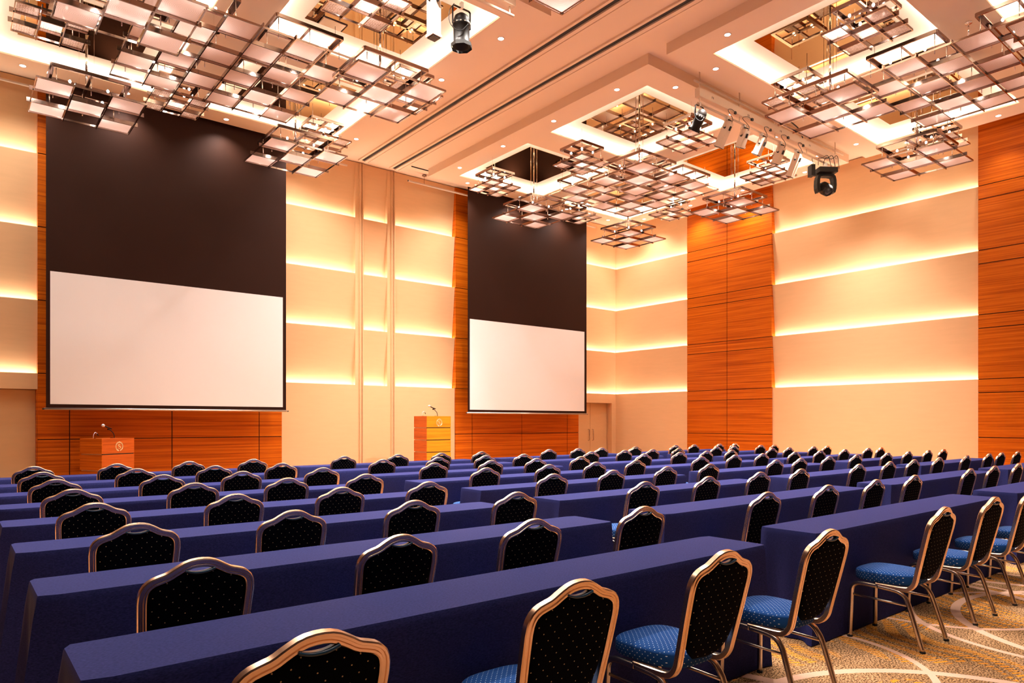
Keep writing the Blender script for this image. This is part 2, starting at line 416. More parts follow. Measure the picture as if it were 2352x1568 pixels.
# ------------------------------------------------------------------ downlights
def downlight(x, y, label, W=None):
    t = thing('downlight', label, 'ceiling light', (x, y, ZR), 0, 'round recessed downlights in the ceiling')
    MB().lathe([(.054, .002), (.054, -.004), (.068, -.006), (.073, 0), (.073, .002)], 20, caps=False).build('trim_ring', M['white_paint'], t)
    MB().lathe([(.0, -.003), (.055, -.003), (.055, .001), (0, .001)], 20).build('lens', M['lens'], t)
    ld = bpy.data.lights.new('downlight_lamp', 'SPOT'); ld.energy = 230 if y < 5 else (W or (SPOT_W*1.3 if y < 9 else SPOT_W*.7)) if y < 12 else (240 if W else 640); ld.color = WARM2; ld.spot_size = math.radians(130 if y > 12 else (104 if x < 9 else 84) if W is None else 95); ld.spot_blend = .8; ld.shadow_soft_size = .05
    lo = bpy.data.objects.new('downlight_lamp', ld); C.objects.link(lo); lo.parent = t; lo.location = (0, 0, -.02)
for ix, rx in enumerate(RX):
    for iy, ry in enumerate(RY):
        far = 'far' if iy else 'near'; side = 'right' if ix else 'left'
        inx = rx[0]+.31 if ix else rx[1]-.24; outx = rx[1]-.26 if ix else rx[0]+.30
        iny = ry[0]+.27 if iy else ry[1]-.28; outy = ry[1]-.26 if iy else ry[0]+.27
        ys = [10.17, 12.17, 14.1, 16.06] if iy else [7.45, 5.47, 3.5, 1.55]
        xs = [12.0, 14.05, 16.05, 18.05] if ix else [7.0, 5.07, 3.0, 1.15]
        for k in range(4):
            downlight(inx, ys[k], 'small round downlight, %s along the inner long edge of the %s %s raft' % (ORD[k], far, side))
            downlight(outx, ys[k], 'small round downlight, %s along the side-wall edge of the %s %s raft' % (ORD[k], far, side), SPOT_OUT)
            downlight(xs[k], iny, 'small round downlight, %s along the mid-room edge of the %s %s raft' % (ORD[k], far, side))
            downlight(xs[k], outy, 'small round downlight, %s along the end-wall edge of the %s %s raft' % (ORD[k], far, side), SPOT_OUT if iy else None)

# ------------------------------------------------------------------ pendants
def bar(m, x0, y0, x1, y1, z0, z1, th):
    if abs(x1-x0) > abs(y1-y0): m.box(min(x0, x1), max(x0, x1), y0-th/2, y0+th/2, z0, z1)
    else: m.box(x0-th/2, x0+th/2, min(y0, y1), max(y0, y1), z0, z1)
def tray(t, n, cell, name='tray_frame', glass='glass', z=0, offs=None):
    h = n*cell/2; m = MB()
    for s in (-1, 1):
        bar(m, -h, s*h, h, s*h, z-.015, z+.02, .014); bar(m, s*h, -h, s*h, h, z-.015, z+.02, .014)
    for i in range(1, n):
        p = -h+i*cell
        bar(m, -h-.06, p, h+.06, p, z-.03, z+.045, .018); bar(m, p, -h-.06, p, h+.06, z-.03, z+.045, .018)
    m.build(name, M['chrome'], t)
    for i in range(n):
        for j in range(n):
            if (i+j) % 2: continue
            cx = -h+(i+.5)*cell; cy = -h+(j+.5)*cell; g = cell*.5-.025; zz = z+.012
            MB().box(-g, g, -g, g, -.005, .005).build('glass_panel', M[glass], t, (cx, cy, zz))
def upframe(t, side, z, cx=0, cy=0, w=.07, bulbs=True):
    h = side/2; m = MB()
    for s in (-1, 1):
        bar(m, cx-h, cy+s*h, cx+h, cy+s*h, z-.03, z+.03, .03); bar(m, cx+s*h, cy-h, cx+s*h, cy+h, z-.03, z+.03, .03)
        m.box(cx-h, cx+h, cy+s*(h-w/2)-w/2, cy+s*(h-w/2)+w/2, z+.022, z+.03); m.box(cx+s*(h-w/2)-w/2, cx+s*(h-w/2)+w/2, cy-h, cy+h, z+.022, z+.03)
    bar(m, cx-h, cy, cx+h, cy, z-.02, z+.02, .05); bar(m, cx, cy-h, cx, cy+h, z-.02, z+.02, .05)
    m.build('upper_frame', M['chrome'], t)
def bulbs(t, pts, W, glow=True):
    for (x, y, z) in pts:
        b = MB().lathe([(.0, -.03), (.014, -.026), (.022, -.008), (.020, .008), (.012, .02), (.0, .022)], 10).build('bulb', M['bulb'], t, (x, y, z))
    if not glow:
        c = [sum(p[i] for p in pts)/len(pts) for i in range(3)]; src = [(c, W*len(pts))]
    else: src = [(p, W) for p in pts]
    for c, e in src:
        ld = bpy.data.lights.new('pendant_lamp', 'SPOT'); ld.energy = e; ld.color = (1, .92, .84); ld.shadow_soft_size = .03
        ld.spot_size = math.radians(150); ld.spot_blend = .6
        lo = bpy.data.objects.new('pendant_lamp', ld); C.objects.link(lo); lo.parent = t; lo.location = (c[0], c[1], c[2]-.035)
def rods(t, pts, z0, z1, r=.008):
    o = MB().tube([(0, 0, z0), (0, 0, z1)], r, 6).build('connecting_rod', M['chrome_bright'], t); o.location = (*pts[0], 0)
    for x, y in pts[1:]:
        c = o.copy(); C.objects.link(c); c.parent = t; c.location = (x, y, 0)
def wires(t, pts, z0, z1, r=.0035):
    o = MB().box(-r, r, -r, r, z0, z1).build('suspension_wire', M['chrome_bright'], t); o.location = (*pts[0], 0)
    for x, y in pts[1:]:
        c = o.copy(); C.objects.link(c); c.parent = t; c.location = (x, y, 0)
def medium():
    t = thing('pendant_light', 'x', 'pendant light', (0, 0, 7.35), 0, 'medium glass tray pendants')
    tray(t, 3, .563); upframe(t, 1.23, .38)
    rods(t, [(x, y) for x in (-.53, 0, .53) for y in (-.53, 0, .53) if x or y], .03, .37)
    a = .30; bulbs(t, [(a, a, .29), (-a, a, .29), (a, -a, .29), (-a, -a, .29)], PEND_W)
    MB().tube([(0, 0, .38), (0, 0, ZC-7.35)], .022, 10).build('suspension_pole', M['chrome_bright'], t)
    wires(t, [(.12, .0), (-.12, .0), (0, .12), (0, -.12)], .4, ZC-7.35)
    return t
def large():
    t = thing('chandelier', 'x', 'chandelier', (0, 0, 7.97), 0, 'large checkerboard glass chandeliers')
    tray(t, 6, .558)
    for sx in (-1, 1):
        for sy in (-1, 1):
            upframe(t, 1.2, .40, sx*.9, sy*.9)
            a = .3; bulbs(t, [(sx*.9+p*a, sy*.9+q*a, .30) for p in (-1, 1) for q in (-1, 1)], PEND_W*.7)
    rods(t, [(x, y) for x in (-1.45, -.9, -.35, .35, .9, 1.45) for y in (-1.45, -.9, -.35, .35, .9, 1.45)], .03, .39)
    wires(t, [(1.4, 1.4), (-1.4, 1.4), (1.4, -1.4), (-1.4, -1.4), (.4, .4), (-.4, -.4)], .4, ZR-7.97+.0)
    for x, y in ((.9, 0), (-.9, 0)):
        m = MB(); m.lathe([(.0, ZR-7.97-.02), (.06, ZR-7.97-.02), (.06, ZR-7.97), (0, ZR-7.97)], 16, Matrix.Translation((x, y*1.0, 0))); m.tube([(x, y, .4), (x, y, ZR-7.97-.01)], .012, 6)
        m.build('suspension_pole', M['chrome_bright'], t)
    return t
def small():
    t = thing('pendant_light', 'x', 'pendant light', (0, 0, 7.91), 0, 'small glass tray pendants')
    tray(t, 3, .34, glass='crackle'); upframe(t, .76, .39, w=.05)
    rods(t, [(x, y) for x in (-.33, .33) for y in (-.33, .33)], .03, .37, .007)
    a = .19; bulbs(t, [(a, a, .30), (-a, a, .30), (a, -a, .30), (-a, -a, .30)], PEND_W*.45, False)
    wires(t, [(.36, .36), (-.36, -.36), (0, 0)], .4, ZR-7.91)
    return t
md = medium(); lg = large(); sm = small()
CN = {}
for k, (X, Y, ix, iy) in enumerate(COF):
    lab = 'medium glass tray pendant on a pole, %s mirror coffer at the %s corner of the %s %s raft' % (
        'under', ('inner ' if (X > 9.5) == (X < RX[ix][0]+4.2) else 'outer ')+('back' if Y > RY[iy][0]+4 else 'front'), 'far' if iy else 'near', 'right' if ix else 'left')
    lab = lab.replace('on a pole, under mirror coffer at', 'under mirror at')
    if k == 0: md.location = (X, Y, 7.35); md['label'] = lab
    else: dup(md, (X, Y, 7.35), 0, lab)
k = 0
for ix, rx in enumerate(RX):
    for iy, ry in enumerate(RY):
        lab = 'large checkerboard glass chandelier in the middle of the %s %s ceiling raft' % ('far' if iy else 'near', 'right' if ix else 'left')
        loc = ((rx[0]+rx[1])/2, (ry[0]+ry[1])/2, 7.97)
        if k == 0: lg.location = loc; lg['label'] = lab
        else: dup(lg, loc, 0, lab)
        k += 1
SM = [(1.30, 13.5, 'small pendant at the upper left corner of the photo, left of the large chandelier'),
      (3.58, 15.21, 'small pendant over the left screen, right of the lowest left medium pendant'),
      (6.67, 15.23, 'small pendant just above the medium pendant at the left screen\'s upper right corner'),
      (7.07, 12.05, 'small pendant behind the right end of the large far left chandelier'),
      (5.01, 9.78, 'small crackled-glass pendant at the top edge, left of the black spotlight'),
      (11.68, 15.19, 'small pendant above the left edge of the right screen'),
      (12.28, 12.41, 'small pendant hanging between the two left coffers of the far right raft'),
      (15.40, 15.70, 'small pendant low in front of the right screen\'s upper right part'),
      (13.15, 9.86, 'small pendant beneath the black spotlight of the lighting bar'),
      (16.65, 9.94, 'small pendant beneath the white spotlights at the bar\'s right half'),
      (17.38, 13.62, 'small pendant at the right rear of the far right chandelier'),
      (11.76, 5.25, 'small crackled-glass pendant at the top right, nearest in the near right raft'),
      (13.22, 7.22, 'small pendant above the inner medium pendant of the near right raft'),
      (17.82, 6.36, 'small pendant above the medium pendant beside the right timber panel')]
for k, (x, y, lab) in enumerate(SM):
    if k == 0: sm.location = (x, y, 7.91); sm['label'] = lab
    else: dup(sm, (x, y, 7.91), 0, lab)

# ------------------------------------------------------------------ projection screens and curtain pipes
def screen(x0, x1, wx0, wx1, label):
    t = thing('projection_screen', label, 'projection screen', ((x0+x1)/2, 17.35, 0), 0, 'projection screens')
    c = (x0+x1)/2
    MB().box(x0-c, x1-c, -.004, .004, 1.80, ZC+.0).build('black_drop', M['screen_black'], t)
    MB().box(wx0-c, wx1-c, -.008, -.0045, 1.872, 4.645).build('white_surface', M['screen_white'], t)
    m = MB(); m.tube([(x0-c-.03, 0, 1.775), (x1-c+.03, 0, 1.775)], .024, 10); m.build('bottom_bar', M['alu'], t)
    m = MB()
    for x in (x0-c-.045, x1-c+.045): m.tube([(x-.02, 0, 1.77), (x+.02, 0, 1.77)], .014, 8)
    m.build('end_cap', M['rubber'], t)
screen(1.573, 6.657, 1.646, 6.571, 'large white and black projection screen at left, behind the shorter lectern')
screen(12.30, 17.39, 12.37, 17.28, 'white and black projection screen at right, beside the double door')
def pipe(x0, x1, label):
    t = thing('curtain_pipe', label, 'pipe', ((x0+x1)/2, 17.7, 8.53), 0, 'curtain pipes by the front wall'); h = (x1-x0)/2
    MB().tube([(-h, 0, 0), (h, 0, 0)], .028, 10).build('pipe', M['white_paint'], t)
    m = MB(); m.lathe([(0, -.0), (.026, 0), (.026, .004), (0, .004)], 10, Matrix.Translation((-h-.004, 0, 0)) @ Matrix.Rotation(PI/2, 4, 'Y')); m.build('end_cap', M['rubber'], t)
    for x in (-h+.55, 0, h-.55):
        m = MB(); m.box(x-.004, x+.004, -.004, .004, .025, ZC-8.53); m.lathe([(.0, ZC-8.53-.012), (.07, ZC-8.53-.012), (.07, ZC-8.53), (0, ZC-8.53)], 14, Matrix.Translation((x, 0, 0))); m.build('hanger', M['chrome'], t)
pipe(-.2, 8.5, 'white ceiling pipe behind the left screen'); pipe(10.42, 18.2, 'white ceiling pipe behind the right screen')

# ------------------------------------------------------------------ lecterns, emblem, microphones
def emblem(parent, x, y, z, s):
    m = MB(); n = 22
    for i in range(n):                                  # wreath of small leaves, open at the top
        a = PI/2+.22+(2*PI-.44)*i/(n-1); r = .42*s
        cx, cz = r*math.cos(a)*.92, r*math.sin(a)
        tx, tz = -math.sin(a), math.cos(a)
        sg = 1 if math.cos(a) < 0 else -1
        for side in (-1, 1):
            ux, uz = tx*sg*-1+math.cos(a)*side*.7, tz*sg*-1+math.sin(a)*side*.7
            L_ = .095*s; W = .034*s
            m.add([(cx, -.002, cz), (cx+ux*L_*.5-uz*W, -.006, cz+uz*L_*.5+ux*W), (cx+ux*L_, -.002, cz+uz*L_), (cx+ux*L_*.5+uz*W, -.006, cz+uz*L_*.5-ux*W), (cx+ux*L_*.5, 0, cz+uz*L_*.5)],
                  [(0, 1, 2, 3), (0, 4, 1), (1, 4, 2), (2, 4, 3), (3, 4, 0)])
    # serif S as a band of varying width
    pts = []
    for i in range(33):
        u = i/32
        if u < .5: a = .15*PI+u*2*(1.35*PI); cx, cz = .105*math.cos(a), .105*math.sin(a)*.95+.105
        else: a = PI*.5-(u-.5)*2*(1.35*PI); cx, cz = .125*math.cos(a), .115*math.sin(a)*.95-.115
        pts.append((cx*s, cz*s))
    vs = []
    for i, (px, pz) in enumerate(pts):
        a = pts[max(0, i-1)]; b = pts[min(32, i+1)]; dx, dz = b[0]-a[0], b[1]-a[1]; l = math.hypot(dx, dz) or 1
        wd = s*(.020+.034*math.sin(PI*i/32)**2)
        for sg in (-1, 1):
            for yy in (-.007, 0): vs.append((px-dz/l*wd*sg, yy, pz+dx/l*wd*sg))
    fs = []
    for i in range(32):
        o = i*4; fs += [(o, o+2, o+6, o+4), (o+1, o+5, o+7, o+3), (o, o+4, o+5, o+1), (o+2, o+3, o+7, o+6)]
    m.add(vs, fs)
    m.box(.075*s, .10*s, -.007, 0, .10*s, .21*s); m.box(-.13*s, -.10*s, -.007, 0, -.22*s, -.10*s)
    o = m.build('emblem', M['emblem'], parent, (x, y, z)); return o
def lectern(label, corner, phi, H, seg, mf, ms, wd=.78, dp=.64):
    c, s = math.cos(phi), math.sin(phi)
    ctr = (corner[0]+c*wd/2-s*dp/2, corner[1]+s*wd/2+c*dp/2)
    t = thing('lectern', label, 'lectern', (ctr[0], ctr[1], 0), phi, 'wooden lecterns')
    w2, d2 = wd/2, dp/2
    MB().box(-w2+.018, w2-.018, -d2+.018, d2-.018, 0, H-.03).build('core', M['gapcream'], t)
    z = H
    while z > .03:
        z0 = max(.0, z-seg+.022)
        MB().box(-w2+.012, w2, -d2, d2, z0, z).build('front_board' if 0 else 'tier', mf, t)
        MB().box(-w2, -w2+.012, -d2, d2, z0, z).build('side_board', ms, t)
        if z0 > .05:
            MB().box(-w2+.012, w2-.01, -d2+.006, -d2+.018, z0-.022, z0).build('shadow_groove', M['slot'], t)
        z -= seg
    emblem(t, .02 if phi else .01, -d2-.001, H-.17, .21)
    return t, ctr
def mics(ctr, phi, H, where):
    t = thing('microphone', 'black handheld microphone with silver head clipped above the '+where+' lectern', 'microphone', (ctr[0]+.10*math.cos(phi), ctr[1]+.10*math.sin(phi), H), phi, 'lectern microphones')
    MB().lathe([(0, 0), (.03, 0), (.03, .008), (0, .008)], 12).build('base', M['black_paint'], t)
    MB().tube([(.06, 0, 0), (.065, 0, .05), (.04, 0, .11), (-.02, 0, .165), (-.06, 0, .19)], .009, 8).build('gooseneck', M['black_cable'], t)
    MB().tube([(.0, 0, .20), (-.08, 0, .225), (-.17, 0, .262)], .014, 8).build('handle', M['black_paint'], t)
    MB().lathe([(0, -.035), (.02, -.03), (.032, -.01), (.034, .008), (.024, .028), (0, .036)], 14, Matrix.Translation((-.20, 0, .272)) @ Matrix.Rotation(-1.2, 4, 'Y')).build('microphone_head', M['silver'], t)
    MB().box(-.09, -.05, -.018, .018, .175, .205).build('clip', M['black_paint'], t)
    g = thing('gooseneck_microphone', 'thin silver gooseneck microphone curving over the '+where+' lectern', 'microphone', (ctr[0]-.30*math.cos(phi), ctr[1]-.30*math.sin(phi), H), phi, 'gooseneck microphones')
    MB().lathe([(0, 0), (.02, 0), (.02, .006), (0, .006)], 12).build('base', M['black_paint'], g)
    MB().tube([(-.03, 0, 0), (-.03, 0, .05), (-.015, 0, .10), (.015, 0, .13), (.045, 0, .115), (.06, 0, .09)], .006, 8).build('gooseneck', M['silver'], g)
    MB().tube([(.055, 0, .10), (.085, 0, .06)], .009, 8).build('microphone_capsule', M['black_paint'], g)
t, c = lectern('shorter reddish wooden lectern with gilt emblem before the left screen', (2.477, 16.64), math.radians(30), 1.15, .344, M['red_wood'], M['wood'])
mics(c, math.radians(30), 1.15, 'shorter left')
t, c = lectern('taller amber wooden lectern with pale emblem before the cream wall', (9.89, 15.85), 0, 1.655, .326, M['amber'], M['red_wood'])
mics(c, 0, 1.655, 'taller right')

# ------------------------------------------------------------------ tables
def make_table(L_=3.61, W=.43, H=.745):
    t = thing('draped_table', 'x', 'table', (0, 0, 0), 0, 'long tables under navy cloths')
    hx, hy = L_/2, W/2
    # perimeter samples
    per = []; r = .02
    def seg(a, b, n):
        for i in range(n): u = i/n; per.append((a[0]+(b[0]-a[0])*u, a[1]+(b[1]-a[1])*u))
    seg((-hx+.0, -hy+r), (-hx, hy-r), 22); seg((-hx+r, hy), (hx-r, hy), 60); seg((hx, hy-r), (hx, -hy+r), 22); seg((hx-r, -hy), (-hx+r, -hy), 60)
    n = len(per); rows = []; rr = random.Random(3)
    def normal(x, y):
        nx = max(0, abs(x)-(hx-.06))/.06; ny = max(0, abs(y)-(hy-.06))/.06
        if abs(x) >= hx-1e-6: nx = 1
        if abs(y) >= hy-1e-6: ny = 1
        if nx < 1: nx = nx*nx
        v = Vector((math.copysign(nx, x), math.copysign(ny, y))); return v.normalized()
    levels = [(0, 0), (.012, .004), (.05, .008), (.15, None), (.3, None), (.5, None), (.7, None), (.85, None), (1, None)]
    vs = []
    for (tt, fix) in levels:
        for (x, y) in per:
            nv = normal(x, y); cd_ = math.hypot(hx-abs(x), hy-abs(y))
            endf = 1 if abs(x) > hx-.001 else 0
            flare = math.exp(-(cd_/.055)**2)*(.10 if x*y else 0)
            wave = 0
            if endf: wave = .012*math.cos(y/hy*PI*2.5)+.012
            else: wave = .006*math.sin(abs(hx-abs(x))*26)*math.exp(-(hx-abs(x))/.18)+.0015*math.sin(x*9+y)
            o = fix if fix is not None else .010+(flare+wave)*tt**1.1
            off = nv*o
            if flare > .01 and fix is None: off = Vector((off.x, off.y*.35)) if not endf else Vector((off.x, off.y*.35))
            z = H-tt*(H-.006)-(.0 if tt else 0)
            vs.append((x+off.x, y+off.y, z if tt else H))
    fs = [tuple(range(n))]
    for i in range(len(levels)-1):
        for q in range(n): fs.append((i*n+q, i*n+(q+1) % n, (i+1)*n+(q+1) % n, (i+1)*n+q))
    m = MB(); m.add(vs, fs[:1], False); m.v = []; m.f = []; m.sm = []
    m.add(vs, fs, True); m.sm[0] = False
    o = m.build('tablecloth', M['cloth'], t); sharp(o, 50)
    MB().box(-hx+.03, hx-.03, -hy+.03, hy-.03, H-.03, H-.006).build('tabletop', M['wood_dark'], t)
    for sx in (-1, 1):
        for sy in (-1, 1):
            MB().tube([(sx*(hx-.2), sy*(hy-.08), 0), (sx*(hx-.2), sy*(hy-.08), H-.03)], .014, 8).build('leg', M['rubber'], t)
    return t
tb = make_table()
ROWN = ['nearest row', 'second row', 'third row', 'fourth row', 'fifth row', 'sixth row', 'seventh row', 'farthest row']
BLK = [(.30, 'left-hand'), (4.56, 'second'), (8.80, 'third'), (13.05, 'right-hand')]
first = True
for r in range(8):
    yc = 2.352+1.268*r+.215
    for bi, (bx, bn) in enumerate(BLK):
        # skip tables wholly outside the frame
        if r == 0 and bi == 3: continue
        lab = 'long navy-clothed table in the %s from the camera, %s block' % (ROWN[r], bn) if r not in (0, 7) else 'long navy-clothed table in the %s, %s block' % (ROWN[r], bn)
        loc = (bx+1.805, yc, 0)
        if first: tb.location = loc; tb['label'] = lab; first = False
        else: dup(tb, loc, 0, lab)

# ------------------------------------------------------------------ banquet chairs
def smooth_path(pts, it=2):
    P = [Vector(p) for p in pts]
    for _ in range(it):
        Q = [P[0]]
        for i in range(len(P)-1):
            Q += [P[i]*.75+P[i+1]*.25, P[i]*.25+P[i+1]*.75]
        Q.append(P[-1]); P = Q
    return P
def lean(z):      # y of the back plane at height z
    return -.195-(z-.48)*.235
HALF = [(0, .937), (.045, .931), (.085, .910), (.118, .889), (.150, .880), (.180, .870), (.203, .848), (.212, .81), (.209, .74), (.205, .66), (.199, .58), (.194, .50), (.192, .455)]
def make_chair():
    t = thing('banquet_chair', 'x', 'chair', (0, 0, 0), 0, 'navy dotted banquet chairs with gold frames')
    # back frame: one bent extrusion running down and forward under the seat
    dz = .013
    up = [(x, lean(z-dz), z-dz) for x, z in HALF]
    low = [(.190, -.170, .415), (.188, -.150, .397), (.187, -.125, .390), (.186, -.06, .388), (.186, .06, .390)]
    half = up+low
    path = [(-x, y, z) for x, y, z in half[::-1]]+half[1:]
    path = smooth_path(path, 1)
    a, b = .0145, .0175
    sec = [(-a, -b*.75), (-a*.75, -b), (a*.75, -b), (a, -b*.75), (a, -b*.35), (a*.72, -b*.22), (a*.72, b*.22), (a, b*.35), (a, b*.75), (a*.75, b), (-a*.75, b), (-a, b*.75), (-a, b*.35), (-a*.72, b*.22), (-a*.72, -b*.22), (-a, -b*.35)]
    fr = MB().sweep(path, sec, n0=(0, 1, 0)).build('back_frame', M['gold'], t); sharp(fr, 30)
    # padded back: outline inside the frame, dipped at the handle
    inn = [(0, .880), (.030, .883), (.055, .893), (.082, .891), (.115, .872), (.150, .860), (.176, .848), (.187, .828), (.193, .80), (.191, .74), (.185, .66), (.177, .60), (.168, .56), (.152, .52), (.128, .485), (.09, .455), (.0, .445)]
    out = [(-x, z) for x, z in inn[::-1]]+inn[1:-1]
    k = len(out); cz = .66
    vs = []
    for (sc, dy) in ((.72, -.018), (.9, -.0165), (.975, -.010), (1, -.002), (1, .006), (.97, .016), (.9, .023), (.7, .026)):
        for x, z in out:
            zz = cz+(z-cz)*(sc if z < cz else (1-(1-sc)*.75)); vs.append((x*sc, lean(zz)+dy, zz))
    fs = [(i*k+q, i*k+(q+1) % k, (i+1)*k+(q+1) % k, (i+1)*k+q) for i in range(7) for q in range(k)]
    o0 = len(vs); vs += [(0, lean(cz)-.019, cz), (0, lean(cz)+.027, cz)]
    fs += [(q, o0, (q+1) % k) for q in range(k)]+[(7*k+q, 7*k+(q+1) % k, o0+1) for q in range(k)]
    MB().add(vs, fs, True).build('backrest', M['back'], t)
    # handle grip plate under the crown
    hp = [(-.058, lean(.895)-.010, .894), (-.03, lean(.885)-.012, .884), (0, lean(.88)-.013, .8815), (.03, lean(.885)-.012, .884), (.058, lean(.895)-.010, .894)]
    MB().sweep(smooth_path(hp, 2), [(-.012, -.004), (.018, -.004), (.018, .004), (-.012, .004)], n0=(0, 1, 0)).build('handle_grip', M['plastic_blue'], t)
    # seat
    def ring(s_, z):
        o = []
        for i in range(36):
            a_ = 2*PI*i/36; cx, cy = math.cos(a_), math.sin(a_); p = .62
            x = math.copysign(abs(cx)**p, cx); y = math.copysign(abs(cy)**p, cy)
            wx = .187+.017*y; o.append((x*wx*s_, .035+y*.205*s_, z))
        return o
    rs = [(.80, .402), (.94, .404), (.985, .410), (1, .420), (1, .462), (.985, .468), (.95, .474), (.86, .481), (.6, .488), (.3, .490)]
    vs = [p for s_, z in rs for p in ring(s_, z)]; k = 36
    fs = [(i*k+q, i*k+(q+1) % k, (i+1)*k+(q+1) % k, (i+1)*k+q) for i in range(len(rs)-1) for q in range(k)]
    fs += [tuple(range(k))[::-1], tuple((len(rs)-1)*k+q for q in range(k))]
    MB().add(vs, fs, True).build('seat', M['seat'], t)
    # side frames: front leg and rear leg meet under the seat
    r = .0152
    k8 = 10; sec2 = [(r*(1.0 if i % 5 else .8)*math.cos(2*PI*i/k8), r*(1.0 if i % 5 else .8)*math.sin(2*PI*i/k8)) for i in range(k8)]
    for sx in (-1, 1):
        x = sx*.192
        f = [(sx*.200, .232, .006), (x, .225, .30), (x, .222, .345), (x, .200, .376), (x, .155, .385), (x, .05, .381)]
        b_ = [(x, .05, .381), (x, -.06, .374), (x, -.105, .360), (x, -.135, .325), (sx*.199, -.155, .28), (sx*.206, -.238, .006)]
        lf = MB().sweep(smooth_path(f, 2), sec2).build('leg', M['leg'], t); lr = MB().sweep(smooth_path(b_, 2), sec2).build('leg', M['leg'], t)
        MB().lathe([(0, 0), (.0175, 0), (.0175, .012), (0, .012)], 10).build('foot_glide', M['rubber'], lf, (sx*.200, .232, 0))
        MB().lathe([(0, 0), (.0175, 0), (.0175, .012), (0, .012)], 10).build('foot_glide', M['rubber'], lr, (sx*.206, -.237, 0))
        MB().tube([(x, .222, .300), (x, -.150, .285)], .0085, 6).build('stretcher', M['leg'], t)
    return t
ch = make_chair()
ROWS = [
 [.77, 1.74, 2.64, 3.58, 5.11, 6.10, 6.98, 7.93],
 [.80, 1.75, 2.64, 3.60, 5.10, 6.09, 7.03, 7.94, 9.56, 10.42, 11.35],
 [.81, 1.71, 2.60, 3.54, 5.10, 6.09, 7.08, 7.94, 9.44, 10.41, 11.22, 12.20, 13.35, 14.48, 15.15, 16.05],
 [.79, 1.74, 2.63, 3.51, 5.10, 6.02, 7.02, 7.93, 9.56, 10.28, 11.19, 12.13, 13.36, 14.27, 15.22, 16.0],
 [.81, 1.76, 2.65, 3.50, 5.14, 6.16, 7.05, 7.90, 9.50, 10.44, 11.30, 12.40, 13.36, 14.38, 15.45, 16.05],
 [.82, 1.78, 2.61, 3.58, 5.20, 6.18, 7.05, 8.00, 9.57, 10.60, 11.42, 12.25, 13.77, 14.45, 15.52, 16.17],
 [.81, 1.76, 2.66, 3.54, 5.08, 6.08, 7.02, 7.86, 9.54, 10.49, 11.33, 12.20, 13.58, 14.26, 15.40, 16.02],
 [.84, 1.76, 2.67, 3.59, 5.06, 6.07, 6.96, 7.87, 9.60, 10.44, 11.14, 12.26, 13.73, 14.47, 15.52, 16.22]]
first = True
rnd = random.Random(11)
for r, xs in enumerate(ROWS):
    yc = 1.807+1.267*r+.276
    cnt = {}
    for x in xs:
        bi = max(i for i in range(4) if x > BLK[i][0]); q = cnt.get(bi, 0); cnt[bi] = q+1
        rown = ROWN[r] if r in (0, 7) else ROWN[r]
        lab = 'navy dotted chair with gold frame, %s seat of the %s block, %s' % (ORD[q], BLK[bi][1], rown)
        loc = (x, yc-rnd.random()*.012, 0); rz = math.radians(rnd.uniform(-1.2, 1.2))
        if first: ch.location = loc; ch.rotation_euler = (0, 0, rz); ch['label'] = lab; first = False; KIDS = None
        else: dup(ch, loc, rz, lab)

# ------------------------------------------------------------------ stage lighting bars
def light_bar(x0, x1, y, label):
    t = thing('lighting_bar', label, 'lighting bar', ((x0+x1)/2, y, 8.6), 0, 'stage lighting bars'); h = (x1-x0)/2
    m = MB().box(-h, h, -.06, .06, -.37, -.19); m.build('socket_beam', M['white_paint'], t)
    n = int(2*h/1.0)
    for i in range(n):
        xx = -h+.45+i*(2*h-.6)/max(1, n-1)
        o = MB(); o.box(xx-.03, xx-.015, -.062, -.0605, -.31, -.265); o.box(xx+.015, xx+.03, -.062, -.0605, -.31, -.265); o.build('socket', M['black_paint'], t)
    MB().tube([(-h-.1, .0, -.06), (h+.35, .0, -.06)], .024, 8).build('upper_pipe', M['white_paint'], t)
    MB().tube([(-h, -.0, -.50), (h, -.0, -.50)], .024, 8).build('lower_pipe', M['white_paint'], t)
    for i in range(5):
        xx = -h+.08+i*(2*h-.16)/4
        MB().box(xx-.012, xx+.012, -.008, .008, -.50, .20).build('hanger', M['white_paint'], t)
    return t
light_bar(12.05, 18.0, 8.8, 'cream stage lighting bar with sockets in front of the far right raft')
light_bar(1.0, 7.15, 8.8, 'cream stage lighting bar at the top edge, end above the black spotlight')
ZP = 8.1
